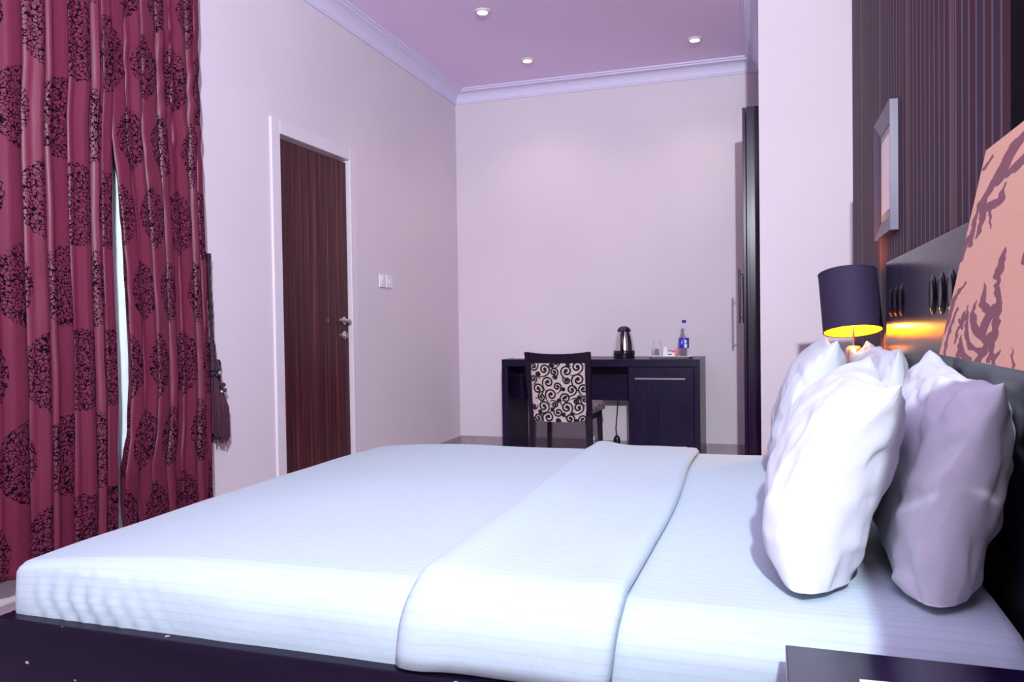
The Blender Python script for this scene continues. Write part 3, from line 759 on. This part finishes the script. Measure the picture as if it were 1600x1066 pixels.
for i, (x, y, R, th, sg) in enumerate([(25, 45, 36, .6, 1), (130, 70, 48, .9, -1), (335, 85, 50, 2.6, 1), (430, 50, 50, .8, -1), (220, 90, 36, .2, -1), (70, 115, 22, 2.5, 1), (200, 35, 20, 3.5, 1), (160, 185, 48, 3.2, 1), (435, 165, 54, 3.0, 1), (335, 165, 28, 2.6, -1), (60, 250, 50, .4, -1), (245, 220, 34, .2, -1), (375, 250, 45, 1.0, -1), (480, 250, 42, 2.8, 1), (185, 295, 50, 3.1, 1), (315, 325, 44, 3.3, 1), (95, 320, 34, 3.6, -1), (215, 380, 28, 5.2, 1), (110, 405, 50, .5, -1), (325, 410, 50, .3, -1), (430, 415, 46, 1.0, -1), (150, 500, 50, 3.2, 1), (245, 450, 38, 3.0, -1), (350, 510, 40, .2, -1), (465, 525, 36, 3.2, 1), (50, 515, 36, .2, -1), (75, 455, 18, 1.5, 1), (295, 470, 15, 2, 1), (20, 160, 30, .3, -1), (485, 345, 32, 3, 1), (410, 355, 24, 5, 1), (245, 5, 28, .4, -1), (350, 22, 16, 2, 1), (300, 245, 14, 4, 1), (255, 345, 14, 5, -1), (370, 465, 14, 1, 1), (440, 320, 14, 2, 1), (230, 138, 16, 4.4, 1), (190, 425, 14, 1, -1), (240, 530, 22, .5, -1), (410, 535, 16, 2, 1), (15, 415, 24, 1, 1)]):
    scroll(x, y, R*1.06, th, sg, 1.5)
sc = obj('scroll_print', ribs, 'flock', pad); sc['label'] = 'black scroll pattern on the cream fabric'
# seat and front legs
sx0, sx1 = -1.515, -1.105
rows = []
for j, z in enumerate((.405, .41, .445, .462, .468)):
    ins = (.004, 0, 0, .008, .03)[j]; 
    rows.append([Vector((lerp(sx0, sx1, u)+(ins if u < .5 else -ins)*abs(2*u-1)+(.02*(v-.5))*(1 if u > .5 else -1), lerp(CYB+.045, CYF+.02, v)+(ins if v < .5 else -ins), z)) for u, v in
                 [(i/10, 0) for i in range(10)]+[(1, i/10) for i in range(10)]+[(1-i/10, 1) for i in range(10)]+[(0, 1-i/10) for i in range(10)]])
m = MB().grid(rows, closed=True); m.f.append(tuple(range(39, -1, -1))); k = len(m.v); m.f.append(tuple(range(k-40, k)))
def seat_mat():
    n = N('cream_scroll_fabric'); o = n.coord()
    wv = n.noise(o, 22, 2, .4); f = n.math('LESS_THAN', n.math('ABSOLUTE', n.math('SUBTRACT', n.math('FRACT', n.math('MULTIPLY', wv, 9.0)), .5)), .2)
    return n.done(n.mix(f, (.45, .34, .36), (.010, .006, .010)), .85)
M['seat'] = seat_mat()
obj('seat', m, 'seat', t, smooth=50)
obj('seat_frame', B(-1.49, -1.125, CYB+.045, CYF, .36, .404), 'chair_wood', t, bevel=.003)
for x0, x1, s in ((-1.505, -1.470, -.012), (-1.148, -1.113, .012)):
    obj('front_leg', MB().hexa([(x0+s+.006, CYF-.028, 0), (x1+s-.006, CYF-.028, 0), (x1+s-.006, CYF-.002, 0), (x0+s+.006, CYF-.002, 0)], [(x0, CYF-.038, .403), (x1, CYF-.038, .403), (x1, CYF+.001, .403), (x0, CYF+.001, .403)]), 'chair_wood', t, bevel=.003)

# ================================================================= things on the desk
KT = KZ+.0005
kx, ky = -1.005, 5.72
t = thing('kettle', 'steel and black electric kettle on the desk', 'kettle', (kx, ky, KT))
obj('power_base', MB().lathe([(0, 0), (.074, 0), (.076, .004), (.076, .016), (.070, .020), (0, .020)], (kx, ky, KT), n=40), 'black_plastic', t, smooth=40)
body = obj('body', MB().lathe([(0, .021), (.074, .021), (.076, .03), (.075, .055), (.0745, .056), (.073, .08), (.068, .12), (.060, .16), (.050, .19), (.047, .196), (0, .197)], (kx, ky, KT), n=48), 'steel', t, smooth=40)
obj('lower_band', MB().lathe([(.0755, .022), (.0775, .026), (.0765, .054), (.0750, .056), (.0740, .05), (.0740, .024), (.0755, .022)], (kx, ky, KT), n=48), 'black_plastic', body, smooth=40)
obj('lid', MB().lathe([(.050, .194), (.051, .199), (.046, .213), (.034, .226), (.016, .233), (0, .234)], (kx, ky, KT), n=40), 'black_plastic', t, smooth=40)
hd = Vector((.02, -1, 0)); obj('handle', MB().tube([Vector((kx, ky, KT))+hd*a_+Vector((0, 0, b_)) for a_, b_ in ((.030, .216), (.055, .213), (.076, .195), (.088, .16), (.095, .12), (.098, .085), (.093, .058), (.078, .042))], [.012, .014, .014, .014, .013, .013, .013, .012], 14), 'black_plastic', t, smooth=60)
obj('spout', MB().hexa([(kx-.018, ky+.045, KT+.15), (kx+.018, ky+.045, KT+.15), (kx+.018, ky+.040, KT+.19), (kx-.018, ky+.040, KT+.19)], [(kx-.010, ky+.075, KT+.175), (kx+.010, ky+.075, KT+.175), (kx+.013, ky+.078, KT+.190), (kx-.013, ky+.078, KT+.190)]), 'steel', t, bevel=.004)
# tray
tx0, tx1, ty0, ty1 = -.822, -.505, 5.60, 5.80
rows = []
for ins, z in ((.022, .0), (.020, .001), (.004, .014), (0, .015), (.002, .017), (.008, .0155), (.024, .004), (.03, .0035)):
    rc = .03; pts = []
    for cx, cy, a0 in ((tx1-rc, ty1-rc, 0), (tx0+rc, ty1-rc, PI/2), (tx0+rc, ty0+rc, PI), (tx1-rc, ty0+rc, 1.5*PI)):
        for i in range(7):
            a = a0+PI/2*i/6; r = max(.002, rc-ins*.6); ox = -ins*.4 if math.cos(a0+.7) > 0 else ins*.4; oy = -ins*.4 if math.sin(a0+.7) > 0 else ins*.4
            pts.append(Vector((cx+ox+r*math.cos(a), cy+oy+r*math.sin(a), KT+z)))
    rows.append(pts)
m = MB().grid(rows, closed=True); m.f.append(tuple(range(27, -1, -1))); k = len(m.v); m.f.append(tuple(range(k-28, k)))
o = obj('tray', m, 'plastic', loc=(0, 0, 0), smooth=40); tag(o, 'flat pale serving tray holding the glass and water bottle', 'tray')
TT = KT+.0042
# tumbler upside down
gx, gy = -.760, 5.70
o = obj('drinking_glass', MB().lathe([(.033, 0), (.036, .002), (.035, .06), (.030, .085), (.028, .118), (.026, .121), (0, .121), (0, .112), (.024, .112), (.026, .085), (.031, .06), (.033, 0)], (gx, gy, TT), n=32), 'glass', loc=(0, 0, 0), smooth=35)
tag(o, 'clear glass tumbler turned upside down on the tray', 'glass')
t = thing('sugar_sachet', 'upright white paper sachet just right of the glass', 'sachet', (-.712, 5.70, TT))
obj('paper_packet', MB().hexa([(-.722, 5.69, TT), (-.690, 5.690, TT), (-.690, 5.697, TT), (-.722, 5.697, TT)], [(-.718, 5.712, TT+.075), (-.694, 5.712, TT+.075), (-.694, 5.715, TT+.075), (-.718, 5.715, TT+.075)]), 'white_paper', t, bevel=.001)
t = thing('tea_packet', 'white tea packet with red and blue print between glass and bottle', 'packet', (-.645, 5.68, TT))
obj('paper_packet', MB().hexa([(-.690, 5.655, TT), (-.612, 5.655, TT), (-.612, 5.70, TT), (-.690, 5.70, TT)], [(-.686, 5.668, TT+.042), (-.616, 5.668, TT+.042), (-.616, 5.685, TT+.042), (-.686, 5.685, TT+.042)]), 'white_paper', t, bevel=.002)
def onpk(x, z): return Vector((x, 5.655+.013*(z/.042)-.0012, TT+z))
obj('blue_print', MB().add([onpk(-.682, .020), onpk(-.654, .020), onpk(-.654, .028), onpk(-.682, .028)], [(0, 1, 2, 3)]), 'blue', t)
t = thing('red_sachet', 'crumpled red foil sachet leaning by the bottle', 'sachet', (-.618, 5.64, TT))
obj('foil_packet', MB().hexa([(-.632, 5.635, TT), (-.606, 5.635, TT), (-.606, 5.645, TT+.0), (-.632, 5.645, TT)], [(-.626, 5.642, TT+.060), (-.602, 5.645, TT+.066), (-.602, 5.650, TT+.066), (-.626, 5.648, TT+.060)]), 'red', t, bevel=.002)
obj('torn_strip', MB().hexa([(-.676, 5.648, TT+.048), (-.624, 5.648, TT+.040), (-.624, 5.652, TT+.040), (-.676, 5.652, TT+.048)], [(-.676, 5.650, TT+.056), (-.624, 5.650, TT+.047), (-.624, 5.653, TT+.047), (-.676, 5.653, TT+.056)]), 'red', t)
# water bottle
bx, by = -.571, 5.70
t = thing('water_bottle', 'clear plastic water bottle with blue label and cap on the tray', 'bottle', (bx, by, TT))
bp = [(0, .004), (.022, .002), (.029, 0), (.033, .006), (.033, .05), (.0315, .056), (.033, .062), (.0335, .13), (.034, .145), (.032, .17), (.025, .205), (.016, .228), (.0125, .236), (.0125, .246)]
obj('bottle_body', MB().lathe(bp+[(r-.0009, z) if z > .005 else (max(0, r-.001), z+.0012) for r, z in reversed(bp)], (bx, by, TT), n=32), 'pet', t, smooth=40)
obj('label_sleeve', MB().lathe([(.0342, .066), (.0346, .068), (.0346, .138), (.0342, .140)], (bx, by, TT), n=32, cap=False), 'blue', t, smooth=40)
def onlab(a, z, r=.0349): return Vector((bx+r*math.sin(a), by-r*math.cos(a), TT+z))
pr = MB()
for a0, a1, z0, z1 in ((.15, .75, .070, .098), (.2, .7, .104, .126)):
    pr.grid([[onlab(lerp(a0, a1, i/6), z) for i in range(7)] for z in (z0, z1)])
pr.add([onlab(-.50, .102), onlab(-.22, .102), onlab(-.36, .128)], [(0, 1, 2)])
pr.add([onlab(-.62, .094), onlab(-.15, .094), onlab(-.15, .098), onlab(-.62, .098)], [(0, 1, 2, 3)])
obj('label_print', pr, 'white_paper', t)
obj('cap', MB().lathe([(0, .268), (.013, .268), (.0145, .266), (.0145, .247), (.0125, .246), (0, .246)], (bx, by, TT), n=24), 'cap_blue', t, smooth=40)
# paper folder at the left end of the desk
t = thing('paper_folder', 'thin pale folder lying on the desk behind the chair', 'folder', (-1.62, 5.80, KT))
obj('cover', B(-1.84, -1.40, 5.66, 5.96, KT, KT+.004), 'white_paper', t, bevel=.001)
obj('pages', B(-1.835, -1.405, 5.665, 5.955, KT+.0042, KT+.007), 'white_paper', t)

# ================================================================= curtains
def curtain(name, label, left, right, zt, zb, widths, seed, xb=-2.345, amp=.038, full=1.75, u_off=0., wrinkle=None):
    """left/right: tables z -> y of the two edges"""
    rg = random.Random(seed); nf = len(widths); tot = sum(widths); per = 16
    cols = []; acc = 0
    for k, wd in enumerate(widths):
        am = amp*(.75+.5*rg.random()); sk = .16*(rg.random()-.2)
        for i in range(per):
            f = i/per; cols.append(((acc+wd*f)/tot, k, f, am, sk))
        acc += wd
    cols.append((1.0, nf-1, 1.0, amp, 0))
    nz = 120; rows = []; uvs = []; ulen = None
    for j in range(nz+1):
        z = lerp(zb, zt, j/nz); yl, yr = interp(left, z), interp(right, z); row = []
        for (c, k, f, am, sk) in cols:
            wdy = (yr-yl)*widths[k]/tot
            dr = .012*noise.noise(Vector((k*3.1+seed, z*.8, 0)))
            ph = 2*PI*(f+.5)
            sx = math.tanh(2.0*(-math.cos(ph)+.45))*1.02            # broad flat ridges, tight valleys
            grow = .75+.35*(1-(z-zb)/(zt-zb))
            x = xb+am*grow*sx+.016*math.sin(k*2.4+seed)*max(0, -math.cos(ph))+.008*noise.noise(Vector((c*9, z*1.3, seed)))
            y = lerp(yl, yr, c)-.27*wdy*math.sin(ph)+sk*wdy*math.sin(PI*f)+dr*math.sin(PI*c)
            x += .0035*noise.noise(Vector((c*40, z*6, seed+5)))
            if wrinkle: x += wrinkle(c, z)
            row.append(Vector((max(x, XL+.022), y, z)))
        if j == nz//2:
            ulen = [0]
            for a, b in zip(row, row[1:]): ulen.append(ulen[-1]+(b-a).length)
        rows.append(row)
    mb = MB().grid(rows); mb.uv = [(u_off+ulen[i]+.0, lerp(zb, zt, j/nz)) for j in range(nz+1) for i in range(len(cols))]
    o = obj(name, mb, 'curtain', loc=(0, 0, 0), smooth=80)
    s_ = o.modifiers.new('solid', 'SOLIDIFY'); s_.thickness = .002
    return tag(o, label, 'curtain', 'burgundy satin curtains')
curtain('curtain', 'burgundy satin curtain with black scribbled discs, at the left edge', [(.2, 1.20), (2.8, 1.24)], [(.2, 2.290), (.8, 2.310), (1.3, 2.305), (1.75, 2.312), (1.9, 2.33), (2.8, 2.335)], 2.765, .215,
        [.15, .13, .15, .10, .14, .09, .135, .06, .125, .09, .08], 11, amp=.050, u_off=.06)
def pinch(c, z):
    a = .020*math.exp(-((z-1.95)/.30)**2)*noise.noise(Vector((c*5+z*4, z*11-c*6, 2)))*1.2
    b = .030*math.exp(-((z-.47)/.10)**2)*max(0, 1-c*4)
    return a*.7+b+.003*noise.noise(Vector((c*12, z*14, 4)))
curtain('curtain', 'burgundy satin curtain with black scribbled discs, beside the tassel', [(.2, 2.34), (.40, 2.315), (.48, 2.312), (.60, 2.365), (.80, 2.387), (1.17, 2.373), (1.41, 2.362), (1.74, 2.328), (2.8, 2.335)],
        [(.2, 2.83), (1.05, 2.826), (1.6, 2.816), (2.8, 2.81)], 2.765, .235, [.13, .07, .12, .10, .09, .06], 23, amp=.040, u_off=.31, wrinkle=pinch)
# sheer liner seen in the gap
rows = []; uvs = []
for j in range(41):
    z = lerp(.20, 2.80, j/40)
    rows.append([Vector((XL+.028+.010*math.sin(i*.9+.3*math.sin(z*2)), lerp(2.20, 2.56, i/40), z)) for i in range(41)])
o = obj('sheer_curtain', MB().grid(rows), 'sheer', loc=(0, 0, 0), smooth=80)
sm = o.modifiers.new('solid', 'SOLIDIFY'); sm.thickness = .001
tag(o, 'white voile liner showing in the gap between the red curtains', 'sheer curtain')
t = thing('curtain_pole', 'dark curtain pole carrying the burgundy curtains', 'curtain pole', (-2.345, 2.0, 2.80))
obj('pole', MB().tube([(-2.345, 1.05, 2.79), (-2.345, 2.95, 2.79)], .014, 16), 'wood_y', t, smooth=60)
for y in (1.10, 2.90): obj('bracket', MB().tube([(XL, y, 2.79), (-2.345, y, 2.79)], .008, 10), 'chrome', t, smooth=60)

# ---- tassel on its cord
tx = -2.383
t = thing('curtain_tassel', 'burgundy tasselled tieback with dark beads hanging from a wall hook', 'tassel', (tx, 2.93, .48))
obj('hook', MB().tube([(XL, 2.918, 1.335), (XL+.03, 2.916, 1.335), (XL+.045, 2.916, 1.342), (XL+.045, 2.916, 1.355)], .004, 8).lathe([(.012, 0), (.012, .004), (0, .005)], (XL, 2.918, 1.335), (1, 0, 0), 14), 'chrome', t, smooth=60)
def twist(pts, r):
    fine = []
    for a, b in zip(pts, pts[1:]):
        for i in range(10): fine.append(Vector(a).lerp(Vector(b), i/10))
    fine.append(Vector(pts[-1])); m = MB()
    for s_ in (0, PI): m.tube([p+Vector((math.sin(i*.75+s_), math.cos(i*.75+s_), 0))*r*.55 for i, p in enumerate(fine)], r*.62, 6)
    return m
obj('cord', twist([(tx, 2.916, 1.345), (tx, 2.918, 1.2), (tx, 2.925, 1.08), (tx, 2.935, .98), (tx, 2.945, .90), (tx, 2.950, .84)], .0075), 'rope', t, smooth=60)
obj('cord', twist([(tx+.012, 2.914, 1.345), (tx+.012, 2.912, 1.2), (tx+.012, 2.920, 1.08), (tx+.012, 2.918, 1.0), (tx+.012, 2.912, .93)], .0075), 'rope', t, smooth=60)
for (y, zt, zb, rb, dx) in ((2.918, .93, .515, .034, .012), (2.972, .85, .485, .052, -.004)):
    h = obj('tassel_head', MB().lathe([(0, .02), (.012, .015), (.017, 0), (.015, -.02), (.013, -.06), (.016, -.09), (.022, -.12), (.022, -.13), (0, -.13)], (tx+dx, y, zt), n=18), 'rope', t, smooth=50)
    z0 = zt-.13; m = MB(); rg = random.Random(int(y*1000))
    for i in range(64):
        a = 2*PI*i/64*3.0+rg.random()*.3; r1 = .019*(.5+.5*rg.random()); r2 = rb*(.55+.45*rg.random()); e = zb+.03*rg.random()
        mx = lambda v: max(v, XL+.006)
        m.tube([(mx(tx+dx+r1*math.cos(a)), y+r1*math.sin(a), z0+.01), (mx(tx+dx+r2*math.cos(a)*.8), y+r2*math.sin(a), lerp(z0, e, .35)), (mx(tx+dx+r2*math.cos(a)*.9), y+r2*1.02*math.sin(a), e)], [.004, .0045, .0028], 5)
    k_ = obj('tassel_skirt', m, 'tassel', t, smooth=60); k_['kind'] = 'stuff'
    for ring_z, n_, rr_ in ((z0+.028, 9, .026), (z0+.006, 10, .031)):
        for i in range(n_):
            a = 2*PI*i/n_+ring_z*9
            obj('bead', MB().sphere((max(tx+dx+rr_*math.cos(a), XL+.012), y+rr_*math.sin(a), ring_z+.004*math.sin(a*3)), .0095, n=10), 'gold_bead' if i % 4 == 1 else 'bead', h, smooth=60)
